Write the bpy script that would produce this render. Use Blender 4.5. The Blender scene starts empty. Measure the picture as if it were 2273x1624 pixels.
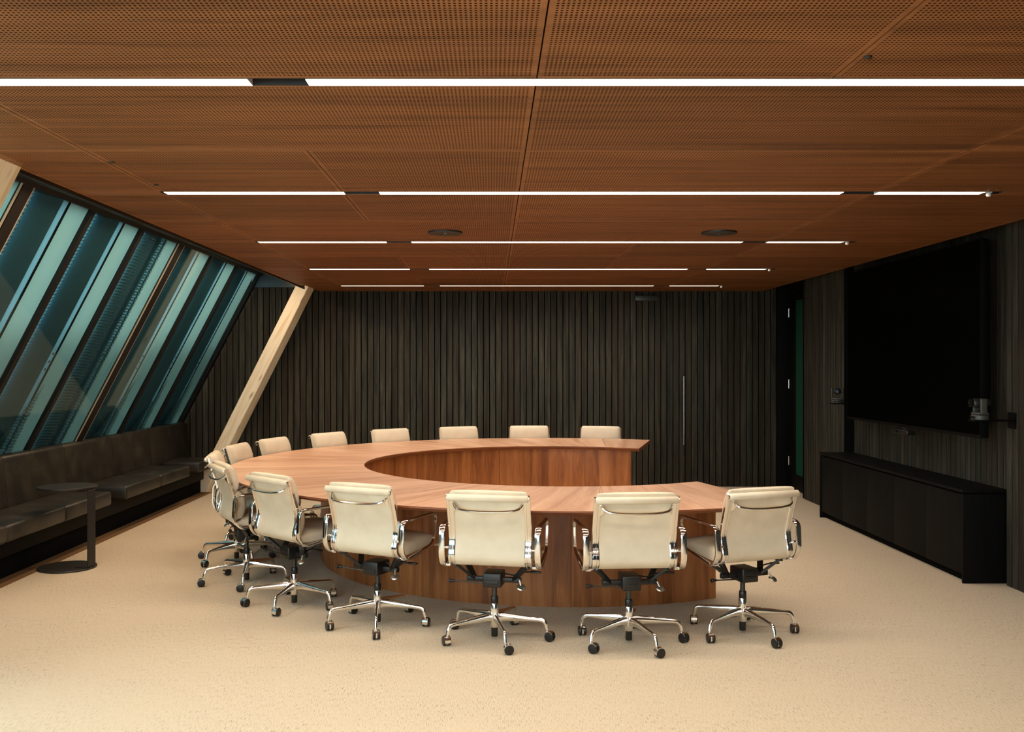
import bpy, bmesh, math, random
from mathutils import Vector, Matrix
random.seed(7)
PI = math.pi
C = bpy.context.scene.collection
scn = bpy.context.scene

def lin(r, g, b):
    f = lambda c: (c/255/12.92) if c/255 <= 0.04045 else ((c/255+0.055)/1.055)**2.4
    return (f(r), f(g), f(b), 1.0)

# ------------------------------------------------------------------ camera, world, exposure
H_CAM = 1.54
cam_d = bpy.data.cameras.new('camera')
cam = bpy.data.objects.new('camera', cam_d); C.objects.link(cam)
cam.location = (0, 0, H_CAM); cam.rotation_euler = (PI/2, 0, 0)
cam_d.sensor_fit = 'HORIZONTAL'; cam_d.sensor_width = 36
cam_d.lens = 36*2101/2273
cam_d.shift_x = (1136.5-1092)/2273; cam_d.shift_y = -1.0/2273
cam_d.clip_start = 0.05; cam_d.clip_end = 200
scn.camera = cam

world = bpy.data.worlds.new('world'); scn.world = world
world.use_nodes = True
bg = world.node_tree.nodes['Background']
bg.inputs[0].default_value = (0.80, 0.92, 1.0, 1); bg.inputs[1].default_value = 8.4

LIGHT_STRENGTH = 81.0
LIGHT_COLOR = (1.0, 0.885, 0.735, 1)

COVE_STRENGTH = 50.0
COVE_COLOR = (1.0, 0.70, 0.43, 1)

scn.view_settings.view_transform = 'Standard'
scn.view_settings.look = 'None'
scn.view_settings.exposure = 0.0
scn.view_settings.gamma = 1.0
scn.view_settings.use_curve_mapping = False

# ------------------------------------------------------------------ materials
def new_mat(name):
    m = bpy.data.materials.new(name); m.use_nodes = True
    nt = m.node_tree
    return m, nt, nt.nodes['Principled BSDF'], nt.nodes['Material Output']

def N(nt, typ, **kw):
    n = nt.nodes.new(typ)
    for k, v in kw.items():
        setattr(n, k, v)
    return n

def flat(name, col, rough=0.5, metal=0.0, spec=0.5, bump=0.0, bscale=200):
    m, nt, p, o = new_mat(name)
    p.inputs['Base Color'].default_value = col
    p.inputs['Roughness'].default_value = rough
    p.inputs['Metallic'].default_value = metal
    p.inputs['Specular IOR Level'].default_value = spec
    if bump:
        tc = N(nt, 'ShaderNodeTexCoord')
        nz = N(nt, 'ShaderNodeTexNoise'); nz.inputs['Scale'].default_value = bscale; nz.inputs['Detail'].default_value = 4
        nt.links.new(tc.outputs['Object'], nz.inputs['Vector'])
        b = N(nt, 'ShaderNodeBump'); b.inputs['Strength'].default_value = bump; b.inputs['Distance'].default_value = 0.002
        nt.links.new(nz.outputs['Fac'], b.inputs['Height']); nt.links.new(b.outputs['Normal'], p.inputs['Normal'])
    return m

def ramp(nt, stops):
    r = N(nt, 'ShaderNodeValToRGB')
    el = r.color_ramp.elements
    while len(el) < len(stops): el.new(0.5)
    for e, (pos, c) in zip(el, stops):
        e.position = pos; e.color = c
    return r

def wood(name, cols, scale, rough=0.4, coord='UV', rand=0.25, spec=0.4, fine=1.0, bump=0.05, perf=None, hue=None, coat=0.0):
    """cols = dark, mid, light; scale = mapping scale (small along the grain); perf = (pitch_u, pitch_v, radius)"""
    m, nt, p, o = new_mat(name)
    L = nt.links.new
    tc = N(nt, 'ShaderNodeTexCoord'); oi = N(nt, 'ShaderNodeObjectInfo')
    off = N(nt, 'ShaderNodeMath', operation='MULTIPLY'); off.inputs[1].default_value = 37.0
    L(oi.outputs['Random'], off.inputs[0])
    comb = N(nt, 'ShaderNodeCombineXYZ'); L(off.outputs[0], comb.inputs[0]); L(off.outputs[0], comb.inputs[1]); L(off.outputs[0], comb.inputs[2])
    add = N(nt, 'ShaderNodeVectorMath', operation='ADD'); L(tc.outputs[coord], add.inputs[0]); L(comb.outputs[0], add.inputs[1])
    mp = N(nt, 'ShaderNodeMapping'); mp.inputs['Scale'].default_value = scale; L(add.outputs[0], mp.inputs['Vector'])
    n1 = N(nt, 'ShaderNodeTexNoise'); n1.inputs['Scale'].default_value = 1.0; n1.inputs['Detail'].default_value = 5
    n1.inputs['Roughness'].default_value = 0.55; n1.inputs['Distortion'].default_value = 0.7
    L(mp.outputs[0], n1.inputs['Vector'])
    mp2 = N(nt, 'ShaderNodeMapping'); mp2.inputs['Scale'].default_value = tuple(s*9*fine for s in scale); L(add.outputs[0], mp2.inputs['Vector'])
    n2 = N(nt, 'ShaderNodeTexNoise'); n2.inputs['Scale'].default_value = 1.0; n2.inputs['Detail'].default_value = 3; L(mp2.outputs[0], n2.inputs['Vector'])
    r = ramp(nt, [(0.30, cols[0]), (0.5, cols[1]), (0.72, cols[2])])
    mixf = N(nt, 'ShaderNodeMath', operation='MULTIPLY_ADD'); mixf.inputs[1].default_value = 0.28; 
    L(n2.outputs['Fac'], mixf.inputs[0])
    sub = N(nt, 'ShaderNodeMath', operation='SUBTRACT'); sub.inputs[1].default_value = 0.14; L(n1.outputs['Fac'], sub.inputs[0])
    L(sub.outputs[0], mixf.inputs[2]); L(mixf.outputs[0], r.inputs['Fac'])
    # tone of each piece
    wn = N(nt, 'ShaderNodeTexWhiteNoise', noise_dimensions='1D'); L(oi.outputs['Random'], wn.inputs['W'])
    mr = N(nt, 'ShaderNodeMapRange'); mr.inputs['To Min'].default_value = 1-rand; mr.inputs['To Max'].default_value = 1+rand
    L(wn.outputs['Value'], mr.inputs['Value'])
    mul = N(nt, 'ShaderNodeMix', data_type='RGBA', blend_type='MULTIPLY'); mul.inputs['Factor'].default_value = 1.0
    L(r.outputs['Color'], mul.inputs['A'])
    grey = N(nt, 'ShaderNodeCombineColor'); L(mr.outputs[0], grey.inputs[0]); L(mr.outputs[0], grey.inputs[1]); L(mr.outputs[0], grey.inputs[2])
    L(grey.outputs[0], mul.inputs['B'])
    colout = mul.outputs['Result']
    if hue:
        hm = N(nt, 'ShaderNodeMix', data_type='RGBA'); 
        sep = N(nt, 'ShaderNodeSeparateColor'); L(wn.outputs['Color'], sep.inputs[0])
        hf = N(nt, 'ShaderNodeMath', operation='MULTIPLY'); hf.inputs[1].default_value = hue[1]; L(sep.outputs[1], hf.inputs[0])
        L(hf.outputs[0], hm.inputs['Factor']); L(colout, hm.inputs['A']); hm.inputs['B'].default_value = hue[0]
        colout = hm.outputs['Result']
    L(colout, p.inputs['Base Color'])
    p.inputs['Roughness'].default_value = rough
    p.inputs['Specular IOR Level'].default_value = spec
    if coat:
        p.inputs['Coat Weight'].default_value = coat; p.inputs['Coat Roughness'].default_value = 0.25
    if bump:
        b = N(nt, 'ShaderNodeBump'); b.inputs['Strength'].default_value = bump; b.inputs['Distance'].default_value = 0.003
        L(n2.outputs['Fac'], b.inputs['Height']); L(b.outputs['Normal'], p.inputs['Normal'])
    if perf:
        pu, pv, rad = perf
        sx = N(nt, 'ShaderNodeSeparateXYZ'); L(tc.outputs['UV'], sx.inputs[0])
        def cell(out, pitch):
            d = N(nt, 'ShaderNodeMath', operation='DIVIDE'); d.inputs[1].default_value = pitch; L(out, d.inputs[0])
            f = N(nt, 'ShaderNodeMath', operation='FRACT'); L(d.outputs[0], f.inputs[0])
            s = N(nt, 'ShaderNodeMath', operation='MULTIPLY_ADD'); s.inputs[1].default_value = pitch; s.inputs[2].default_value = -pitch/2
            L(f.outputs[0], s.inputs[0])
            q = N(nt, 'ShaderNodeMath', operation='MULTIPLY'); L(s.outputs[0], q.inputs[0]); L(s.outputs[0], q.inputs[1])
            return q.outputs[0]
        a = N(nt, 'ShaderNodeMath', operation='ADD'); L(cell(sx.outputs[0], pu), a.inputs[0]); L(cell(sx.outputs[1], pv), a.inputs[1])
        lt = N(nt, 'ShaderNodeMath', operation='LESS_THAN'); lt.inputs[1].default_value = rad*rad; L(a.outputs[0], lt.inputs[0])
        tr = N(nt, 'ShaderNodeBsdfTransparent'); mx = N(nt, 'ShaderNodeMixShader')
        L(lt.outputs[0], mx.inputs[0]); L(p.outputs[0], mx.inputs[1]); L(tr.outputs[0], mx.inputs[2]); L(mx.outputs[0], o.inputs['Surface'])
    return m

CEIL_COLS = (lin(102,62,32), lin(134,85,47), lin(152,99,58))
M = {}
M['ceil_plain'] = wood('ceiling_veneer', CEIL_COLS, (0.8, 13, 13), rough=0.5, coord='Object', rand=0.13, spec=0.3)
M['ceil_perf'] = wood('ceiling_veneer_perforated', CEIL_COLS, (0.8, 13, 13), rough=0.5, coord='Object', rand=0.13, spec=0.3, perf=(0.0137, 0.0165, 0.0040))
TBL = (lin(170,124,94), lin(198,152,120), lin(214,174,144))
M['table_top'] = wood('table_veneer', TBL, (0.9, 10, 10), rough=0.36, coord='UV', rand=0.10, spec=0.45, bump=0.02)
M['table_edge'] = wood('table_edge_timber', (lin(104,58,34), lin(134,78,48), lin(158,98,64)), (1.5, 30, 30), rough=0.4, coord='UV', rand=0.05)
M['table_base'] = wood('table_base_veneer', (lin(122,70,36), lin(162,98,52), lin(188,122,72)), (13, 0.9, 1), rough=0.36, coord='UV', rand=0.10, spec=0.4, bump=0.02)
M['slat'] = wood('charred_slat_timber', (lin(34,35,30), lin(54,53,46), lin(76,75,64)), (26, 26, 1.6), rough=0.65, coord='Object', rand=0.28, spec=0.15, hue=(lin(52,42,32), 0.5), bump=0.12)
M['backing'] = flat('black_backing', lin(6,6,6), 0.9, spec=0.1)
M['black_panel'] = flat('black_stained_panel', lin(10,9,9), 0.6, spec=0.12)
M['black_metal'] = flat('black_powdercoat', lin(40,37,34), 0.45, spec=0.4, bump=0.05, bscale=900)
M['black_plastic'] = flat('black_plastic', lin(18,18,18), 0.35, spec=0.5)
M['dark_grey'] = flat('dark_grey_metal', lin(70,72,70), 0.35, metal=0.8)
M['frame'] = flat('window_frame_black', lin(15,12,11), 0.5, spec=0.25)
M['soffit'] = flat('dark_soffit', lin(22,26,26), 0.4, spec=0.3)
M['pale_trim'] = flat('pale_frame_trim', lin(170,155,135), 0.5)
M['chrome'] = flat('polished_aluminium', (0.86, 0.86, 0.85, 1), 0.11, metal=1.0)
M['satin'] = flat('satin_steel', (0.62, 0.60, 0.55, 1), 0.3, metal=1.0)
M['white'] = flat('white_plastic', lin(225,222,215), 0.4)
M['grey_plastic'] = flat('grey_plastic', lin(66,66,60), 0.4)
M['screen'] = flat('display_screen', (0.0012, 0.0012, 0.0012, 1), 0.35, spec=0.008)
M['lens'] = flat('lens_glass', (0.004, 0.005, 0.006, 1), 0.22, spec=0.15)
M['slot_metal'] = flat('dark_bronze_slot', lin(40,35,30), 0.5)
M['matt_black'] = flat('matt_black_casing', lin(7,7,7), 0.6, spec=0.1)
M['felt'] = flat('brown_acoustic_felt', lin(66,36,16), 0.95, spec=0.0)
M['teal_spandrel'] = flat('teal_spandrel', lin(36,62,68), 0.3)
M['green_glass'] = flat('frosted_green_glass', lin(26,74,56), 0.35, spec=0.5)
M['wall_plain'] = flat('dark_wall_paint', lin(40,38,34), 0.8, spec=0.2)

def leather():
    m, nt, p, o = new_mat('cream_leather'); L = nt.links.new
    tc = N(nt, 'ShaderNodeTexCoord')
    n1 = N(nt, 'ShaderNodeTexNoise'); n1.inputs['Scale'].default_value = 7; n1.inputs['Detail'].default_value = 3; L(tc.outputs['Object'], n1.inputs['Vector'])
    r = ramp(nt, [(0.3, lin(211,196,170)), (0.7, lin(226,212,188))]); L(n1.outputs['Fac'], r.inputs['Fac']); L(r.outputs['Color'], p.inputs['Base Color'])
    p.inputs['Roughness'].default_value = 0.42; p.inputs['Specular IOR Level'].default_value = 0.35
    mp = N(nt, 'ShaderNodeMapping'); mp.inputs['Scale'].default_value = (3.5, 9, 9); mp.inputs['Rotation'].default_value = (0, 0.35, 0); L(tc.outputs['Object'], mp.inputs['Vector'])
    n2 = N(nt, 'ShaderNodeTexNoise'); n2.inputs['Scale'].default_value = 1.0; n2.inputs['Detail'].default_value = 2; L(mp.outputs[0], n2.inputs['Vector'])
    b = N(nt, 'ShaderNodeBump'); b.inputs['Strength'].default_value = 0.35; b.inputs['Distance'].default_value = 0.012
    L(n2.outputs['Fac'], b.inputs['Height']); L(b.outputs['Normal'], p.inputs['Normal'])
    return m
M['leather'] = leather()

def nubuck():
    m, nt, p, o = new_mat('worn_dark_leather'); L = nt.links.new
    tc = N(nt, 'ShaderNodeTexCoord')
    n1 = N(nt, 'ShaderNodeTexNoise'); n1.inputs['Scale'].default_value = 5; n1.inputs['Detail'].default_value = 8; n1.inputs['Roughness'].default_value = 0.65; L(tc.outputs['Object'], n1.inputs['Vector'])
    r = ramp(nt, [(0.3, lin(24,22,18)), (0.5, lin(37,34,28)), (0.72, lin(60,53,42))]); L(n1.outputs['Fac'], r.inputs['Fac']); L(r.outputs['Color'], p.inputs['Base Color'])
    p.inputs['Roughness'].default_value = 0.42; p.inputs['Specular IOR Level'].default_value = 0.5
    b = N(nt, 'ShaderNodeBump'); b.inputs['Strength'].default_value = 0.15; b.inputs['Distance'].default_value = 0.01
    L(n1.outputs['Fac'], b.inputs['Height']); L(b.outputs['Normal'], p.inputs['Normal'])
    return m
M['nubuck'] = nubuck()

def carpet():
    m, nt, p, o = new_mat('beige_carpet'); L = nt.links.new
    tc = N(nt, 'ShaderNodeTexCoord')
    mp = N(nt, 'ShaderNodeMapping'); mp.inputs['Scale'].default_value = (190, 26, 1); L(tc.outputs['Object'], mp.inputs['Vector'])
    n1 = N(nt, 'ShaderNodeTexNoise'); n1.inputs['Scale'].default_value = 1; n1.inputs['Detail'].default_value = 3; n1.inputs['Roughness'].default_value = 0.6; L(mp.outputs[0], n1.inputs['Vector'])
    n3 = N(nt, 'ShaderNodeTexNoise'); n3.inputs['Scale'].default_value = 2.2; n3.inputs['Detail'].default_value = 3; L(tc.outputs['Object'], n3.inputs['Vector'])
    n4 = N(nt, 'ShaderNodeTexNoise'); n4.inputs['Scale'].default_value = 260; n4.inputs['Detail'].default_value = 2; L(tc.outputs['Object'], n4.inputs['Vector'])
    # pulled-loop rows are deeper where the large noise is high
    mr = N(nt, 'ShaderNodeMapRange'); mr.inputs['From Min'].default_value = 0.35; mr.inputs['From Max'].default_value = 0.62; L(n3.outputs['Fac'], mr.inputs['Value'])
    r = ramp(nt, [(0.30, lin(136,118,96)), (0.42, lin(197,178,151)), (0.75, lin(213,195,168))]); L(n1.outputs['Fac'], r.inputs['Fac'])
    mx = N(nt, 'ShaderNodeMix', data_type='RGBA'); mx.inputs['A'].default_value = lin(204,184,156)
    f2 = N(nt, 'ShaderNodeMath', operation='MULTIPLY_ADD'); f2.inputs[1].default_value = 0.6; f2.inputs[2].default_value = 0.4; L(mr.outputs[0], f2.inputs[0])
    L(f2.outputs[0], mx.inputs['Factor']); L(r.outputs['Color'], mx.inputs['B']); L(mx.outputs['Result'], p.inputs['Base Color'])
    p.inputs['Roughness'].default_value = 0.95; p.inputs['Specular IOR Level'].default_value = 0.1
    p.inputs['Sheen Weight'].default_value = 0.15
    h = N(nt, 'ShaderNodeMath', operation='MULTIPLY_ADD'); h.inputs[1].default_value = 0.4; L(n4.outputs['Fac'], h.inputs[0]); L(n1.outputs['Fac'], h.inputs[2])
    b = N(nt, 'ShaderNodeBump'); b.inputs['Strength'].default_value = 0.7; b.inputs['Distance'].default_value = 0.006
    L(h.outputs[0], b.inputs['Height']); L(b.outputs['Normal'], p.inputs['Normal'])
    return m
M['carpet'] = carpet()
M['seat_shadow'] = flat('carpet_seat_shadow', lin(112,86,60), 0.95, spec=0.05, bump=0.4, bscale=250)  # brown of the seat's shadow on the carpet, put into the colour

def pine():
    m, nt, p, o = new_mat('pale_pine'); L = nt.links.new
    tc = N(nt, 'ShaderNodeTexCoord')
    mp = N(nt, 'ShaderNodeMapping'); mp.inputs['Scale'].default_value = (9, 9, 1.2); L(tc.outputs['UV'], mp.inputs['Vector'])
    mp.inputs['Scale'].default_value = (1.4, 16, 1)
    w = N(nt, 'ShaderNodeTexNoise'); w.inputs['Scale'].default_value = 1; w.inputs['Detail'].default_value = 5; w.inputs['Distortion'].default_value = 1.2; L(mp.outputs[0], w.inputs['Vector'])
    r = ramp(nt, [(0.32, lin(232,208,170)), (0.5, lin(248,234,206)), (0.7, lin(252,242,220))]); L(w.outputs['Fac'], r.inputs['Fac'])
    v = N(nt, 'ShaderNodeTexVoronoi'); v.inputs['Scale'].default_value = 1.0
    mp3 = N(nt, 'ShaderNodeMapping'); mp3.inputs['Scale'].default_value = (2.2, 6.5, 1); L(tc.outputs['UV'], mp3.inputs['Vector']); L(mp3.outputs[0], v.inputs['Vector'])
    lt = N(nt, 'ShaderNodeMapRange'); lt.inputs['From Min'].default_value = 0.05; lt.inputs['From Max'].default_value = 0.15; lt.inputs['To Min'].default_value = 0.75; lt.inputs['To Max'].default_value = 0
    L(v.outputs['Distance'], lt.inputs['Value'])
    mx = N(nt, 'ShaderNodeMix', data_type='RGBA'); L(lt.outputs[0], mx.inputs['Factor']); L(r.outputs['Color'], mx.inputs['A']); mx.inputs['B'].default_value = lin(150,104,62)
    L(mx.outputs['Result'], p.inputs['Base Color']); p.inputs['Roughness'].default_value = 0.55
    return m
M['pine'] = pine()

def emit():
    m, nt, p, o = new_mat('lit_diffuser'); L = nt.links.new
    e = N(nt, 'ShaderNodeEmission'); e.inputs[0].default_value = LIGHT_COLOR
    # prismatic optic: the fitting throws most of its light straight down
    geo = N(nt, 'ShaderNodeNewGeometry'); dp = N(nt, 'ShaderNodeVectorMath', operation='DOT_PRODUCT'); L(geo.outputs['Normal'], dp.inputs[0]); L(geo.outputs['Incoming'], dp.inputs[1])
    pw = N(nt, 'ShaderNodeMath', operation='POWER'); pw.inputs[1].default_value = 1.3; L(dp.outputs['Value'], pw.inputs[0])
    ml = N(nt, 'ShaderNodeMath', operation='MULTIPLY'); ml.inputs[1].default_value = LIGHT_STRENGTH; L(pw.outputs[0], ml.inputs[0]); L(ml.outputs[0], e.inputs[1])
    L(e.outputs[0], o.inputs['Surface']); return m
M['diffuser'] = emit()
M['cove'] = flat('lit_cove_diffuser', (1,1,1,1)); _p = M['cove'].node_tree.nodes['Principled BSDF']
_p.inputs['Emission Color'].default_value = COVE_COLOR; _p.inputs['Emission Strength'].default_value = COVE_STRENGTH

def glass(name, tint):
    m, nt, p, o = new_mat(name); L = nt.links.new
    t = N(nt, 'ShaderNodeBsdfTransparent'); t.inputs[0].default_value = tint
    g = N(nt, 'ShaderNodeBsdfGlossy'); g.inputs['Roughness'].default_value = 0.0; g.inputs[0].default_value = (0.8, 0.9, 0.9, 1)
    geo = N(nt, 'ShaderNodeNewGeometry'); dp = N(nt, 'ShaderNodeVectorMath', operation='DOT_PRODUCT'); L(geo.outputs['Normal'], dp.inputs[0]); L(geo.outputs['Incoming'], dp.inputs[1])
    ab = N(nt, 'ShaderNodeMath', operation='ABSOLUTE'); L(dp.outputs['Value'], ab.inputs[0])
    on = N(nt, 'ShaderNodeMath', operation='SUBTRACT'); on.inputs[0].default_value = 1.0; L(ab.outputs[0], on.inputs[1])
    pw = N(nt, 'ShaderNodeMath', operation='POWER'); pw.inputs[1].default_value = 5.0; L(on.outputs[0], pw.inputs[0])
    sc = N(nt, 'ShaderNodeMath', operation='MULTIPLY_ADD'); sc.inputs[1].default_value = 0.4; sc.inputs[2].default_value = 0.014; L(pw.outputs[0], sc.inputs[0])
    mx = N(nt, 'ShaderNodeMixShader'); L(sc.outputs[0], mx.inputs[0]); L(t.outputs[0], mx.inputs[1]); L(g.outputs[0], mx.inputs[2])
    L(mx.outputs[0], o.inputs['Surface']); return m
M['glass'] = glass('tinted_window_glass', (0.78, 0.87, 0.87, 1))
M['clear_glass'] = glass('clear_window_glass', (0.93, 0.95, 0.95, 1))

def translucent(name, col, frac):
    m, nt, p, o = new_mat(name); L = nt.links.new
    t = N(nt, 'ShaderNodeBsdfTranslucent'); t.inputs[0].default_value = col
    p.inputs['Base Color'].default_value = col; p.inputs['Roughness'].default_value = 0.45
    mx = N(nt, 'ShaderNodeMixShader'); mx.inputs[0].default_value = frac
    L(p.outputs[0], mx.inputs[1]); L(t.outputs[0], mx.inputs[2]); L(mx.outputs[0], o.inputs['Surface']); return m
M['fin_light'] = translucent('frosted_facade_panel', lin(170,182,174), 0.57)
M['fin_edge'] = translucent('frosted_facade_strip', lin(160,186,190), 0.6)
M['fin_dark'] = translucent('painted_facade_metal', lin(52,98,116), 0.28)
M['fin_block'] = flat('dark_light_block', lin(40,62,70), 0.5)  # for the added sheet that blocks daylight behind each fin
M['fin_perf'] = translucent('perforated_facade_metal', lin(80,124,132), 0.38)

# ------------------------------------------------------------------ mesh helpers
class MB:
    def __init__(self):
        self.v = []; self.f = []; self.mi = []; self.uv = []
    def face(self, idx, mi=0, uv=None):
        self.f.append(tuple(idx)); self.mi.append(mi); self.uv.append(uv)
    def quad(self, pts, mi=0, uv=None):
        b = len(self.v); self.v += [tuple(p) for p in pts]
        self.face(range(b, b+len(pts)), mi, uv)
    def box(self, x0, x1, y0, y1, z0, z1, mi=0, bev=0.0, xf=None):
        if bev > 0:
            bm = bmesh.new(); bmesh.ops.create_cube(bm, size=1)
            bmesh.ops.scale(bm, vec=(x1-x0, y1-y0, z1-z0), verts=bm.verts)
            bmesh.ops.bevel(bm, geom=bm.edges[:], offset=bev, segments=3, profile=0.5, affect='EDGES')
            c = Vector(((x0+x1)/2, (y0+y1)/2, (z0+z1)/2))
            self.add_bm(bm, mi, lambda p: (xf(p+c) if xf else p+c)); return
        p = [(x0,y0,z0),(x1,y0,z0),(x1,y1,z0),(x0,y1,z0),(x0,y0,z1),(x1,y0,z1),(x1,y1,z1),(x0,y1,z1)]
        if xf: p = [tuple(xf(Vector(q))) for q in p]
        b = len(self.v); self.v += p
        for q in ((0,3,2,1),(4,5,6,7),(0,1,5,4),(1,2,6,5),(2,3,7,6),(3,0,4,7)):
            self.face([b+i for i in q], mi)
    def add_bm(self, bm, mi=0, xf=None):
        b = len(self.v); bm.verts.index_update()
        for v in bm.verts: self.v.append(tuple(xf(v.co.copy()) if xf else v.co))
        for f in bm.faces: self.face([b+v.index for v in f.verts], mi)
        bm.free()
    def lathe(self, prof, n=20, mi=0, center=(0,0,0), xf=None):
        """prof = [(r, z)...] around z, ends capped"""
        b = len(self.v); k = len(prof)
        for i in range(n):
            a = 2*PI*i/n
            for r, z in prof:
                p = Vector((r*math.cos(a), r*math.sin(a), z))
                if xf: p = xf(p)
                self.v.append((p[0]+center[0], p[1]+center[1], p[2]+center[2]))
        for i in range(n):
            j = (i+1) % n
            for q in range(k-1):
                self.face((b+i*k+q, b+j*k+q, b+j*k+q+1, b+i*k+q+1), mi)
        self.face([b+i*k for i in reversed(range(n))], mi); self.face([b+i*k+k-1 for i in range(n)], mi)
    def sweep_yz(self, path, section, x=0.0, closed=False, mi=0, scale=None):
        """path [(y,z)], section [(a,b)], a along x, b along the path's outward normal (tz,-ty)"""
        n = len(path); k = len(section); b = len(self.v)
        for i in range(n):
            if closed: p0, p1 = path[(i-1) % n], path[(i+1) % n]
            else: p0, p1 = path[max(i-1, 0)], path[min(i+1, n-1)]
            t = Vector((p1[0]-p0[0], p1[1]-p0[1])).normalized()
            nx, nz = t[1], -t[0]
            sa, sb = scale(i/(n-1)) if scale else (1, 1)
            for a, c in section:
                self.v.append((x+a*sa, path[i][0]+nx*c*sb, path[i][1]+nz*c*sb))
        m = n if closed else n-1
        for i in range(m):
            j = (i+1) % n
            for q in range(k):
                r = (q+1) % k
                self.face((b+i*k+q, b+i*k+r, b+j*k+r, b+j*k+q), mi)
        if not closed:
            self.face([b+q for q in reversed(range(k))], mi); self.face([b+(n-1)*k+q for q in range(k)], mi)
    def tube(self, pts, r, n=10, mi=0):
        pts = [Vector(p) for p in pts]; b = len(self.v); m = len(pts)
        t0 = (pts[1]-pts[0]).normalized()
        u = t0.orthogonal().normalized()
        for i, p in enumerate(pts):
            t = (pts[min(i+1, m-1)]-pts[max(i-1, 0)]).normalized()
            u = (u - t*u.dot(t)).normalized(); w = t.cross(u)
            rr = r(i/(m-1)) if callable(r) else r
            for q in range(n):
                a = 2*PI*q/n; self.v.append(tuple(p + (u*math.cos(a)+w*math.sin(a))*rr))
        for i in range(m-1):
            for q in range(n):
                s = (q+1) % n
                self.face((b+i*n+q, b+i*n+s, b+(i+1)*n+s, b+(i+1)*n+q), mi)
        self.face([b+q for q in reversed(range(n))], mi); self.face([b+(m-1)*n+q for q in range(n)], mi)
    def build(self, name, mats, parent=None, smooth=None):
        me = bpy.data.meshes.new(name); me.from_pydata(self.v, [], self.f)
        if not isinstance(mats, (list, tuple)): mats = [mats]
        for m in mats: me.materials.append(m)
        me.polygons.foreach_set('material_index', self.mi)
        if any(u is not None for u in self.uv):
            lay = me.uv_layers.new(name='UVMap')
            for poly, u in zip(me.polygons, self.uv):
                if u is None: continue
                for li, c in zip(poly.loop_indices, u): lay.data[li].uv = c
        if smooth is not None:
            me.polygons.foreach_set('use_smooth', [True]*len(me.polygons))
            me.set_sharp_from_angle(angle=math.radians(smooth))
        me.update()
        o = bpy.data.objects.new(name, me); C.objects.link(o)
        if parent: o.parent = parent
        return o

def part(name, mesh, parent):
    o = bpy.data.objects.new(name, mesh); C.objects.link(o); o.parent = parent; return o
def empty(name, loc=(0,0,0), rz=0.0):
    o = bpy.data.objects.new(name, None); C.objects.link(o); o.location = loc; o.rotation_euler = (0,0,rz); o.empty_display_size = 0.1
    return o
def tag(o, label, cat, group=None):
    o['label'] = label; o['category'] = cat
    if group: o['group'] = group
    return o
def struct(o):
    o['kind'] = 'structure'; return o
def catmull(pts, k=6):
    out = []; n = len(pts)
    for i in range(n-1):
        p0, p1, p2, p3 = pts[max(i-1,0)], pts[i], pts[i+1], pts[min(i+2,n-1)]
        for j in range(k):
            t = j/k
            out.append(tuple(0.5*((2*b)+(-a+c)*t+(2*a-5*b+4*c-d)*t*t+(-a+3*b-3*c+d)*t**3) for a,b,c,d in zip(p0,p1,p2,p3)))
    out.append(tuple(pts[-1])); return out
def fillet(pts, rad, k=6, closed=True):
    out = []; n = len(pts)
    for i in range(n):
        r = rad[i] if isinstance(rad, (list, tuple)) else rad
        p = Vector(pts[i])
        if not closed and i in (0, n-1): out.append(tuple(p)); continue
        a = Vector(pts[i-1])-p; b = Vector(pts[(i+1) % n])-p
        r = min(r, a.length*0.48, b.length*0.48)
        s = p + a.normalized()*r; e = p + b.normalized()*r
        for j in range(k+1):
            t = j/k; out.append(tuple(s*(1-t)**2 + p*2*t*(1-t) + e*t*t))
    return out

# ------------------------------------------------------------------ room shell
ZC = 2.48            # ceiling
YB = 12.03           # face of back wall slats
XR = 3.60            # face of right wall slats
Y0R = -3.6           # rear wall behind the camera
m = MB(); m.quad([(-4.4,Y0R,0),(4.2,Y0R,0),(4.2,12.4,0),(-4.4,12.4,0)])
struct(m.build('floor', M['carpet']))

# glazing plane: l along the slope, n outward
def G(l, y, n):
    return (-3.93+0.464*l-0.886*n, y, 0.815+0.886*l+0.464*n)
L0, L1 = -0.12, 2.116

# --- ceiling with perforated veneer panels
m = MB(); m.box(-2.26,4.2,Y0R,12.4,2.74,2.86)
ceiling = struct(m.build('ceiling', M['backing']))
JOINT = 0.0025
def ceil_panel(x0, x1, y0, y1):
    x0 += JOINT; x1 -= JOINT; y0 += JOINT; y1 -= JOINT
    z = ZC; t = 0.018; bd = 0.012
    nx = max(1, int((x1-x0-2*bd)/0.0137)); ny = max(1, int((y1-y0-2*bd)/0.0165))
    bx = (x1-x0-nx*0.0137)/2; by = (y1-y0-ny*0.0165)/2
    a, b, c, d = x0+bx, x1-bx, y0+by, y1-by
    m = MB()
    o = [(x0,y0,z),(x1,y0,z),(x1,y1,z),(x0,y1,z)]; i = [(a,c,z),(b,c,z),(b,d,z),(a,d,z)]; tp = [(p[0],p[1],z+t) for p in o]
    m.v = o+i+tp
    W, D = nx*0.0137, ny*0.0165
    m.face((7,6,5,4), 1, [(0,D),(W,D),(W,0),(0,0)])
    for q in range(4):
        r = (q+1) % 4
        m.face((q, q+4, r+4, r), 0); m.face((q, r, r+8, q+8), 0)
    m.face((8,9,10,11), 2)
    return m.build('ceiling_panel', [M['ceil_plain'], M['ceil_perf'], M['felt']], ceiling)
LIGHT_Y = [3.14, 5.157, 7.21, 9.23, 11.16, 1.12, -0.9, -2.9]
SL = 0.041
XL, XCR = -2.26, 3.42
A = [-1.78, 0.147, 2.09]; B = [-1.78, -0.81, 0.147, 2.09]; D_ = [-1.78, 0.147, 1.115, 2.09]; E_ = [-1.78, -0.81, 0.147, 1.115, 2.09]
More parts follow.
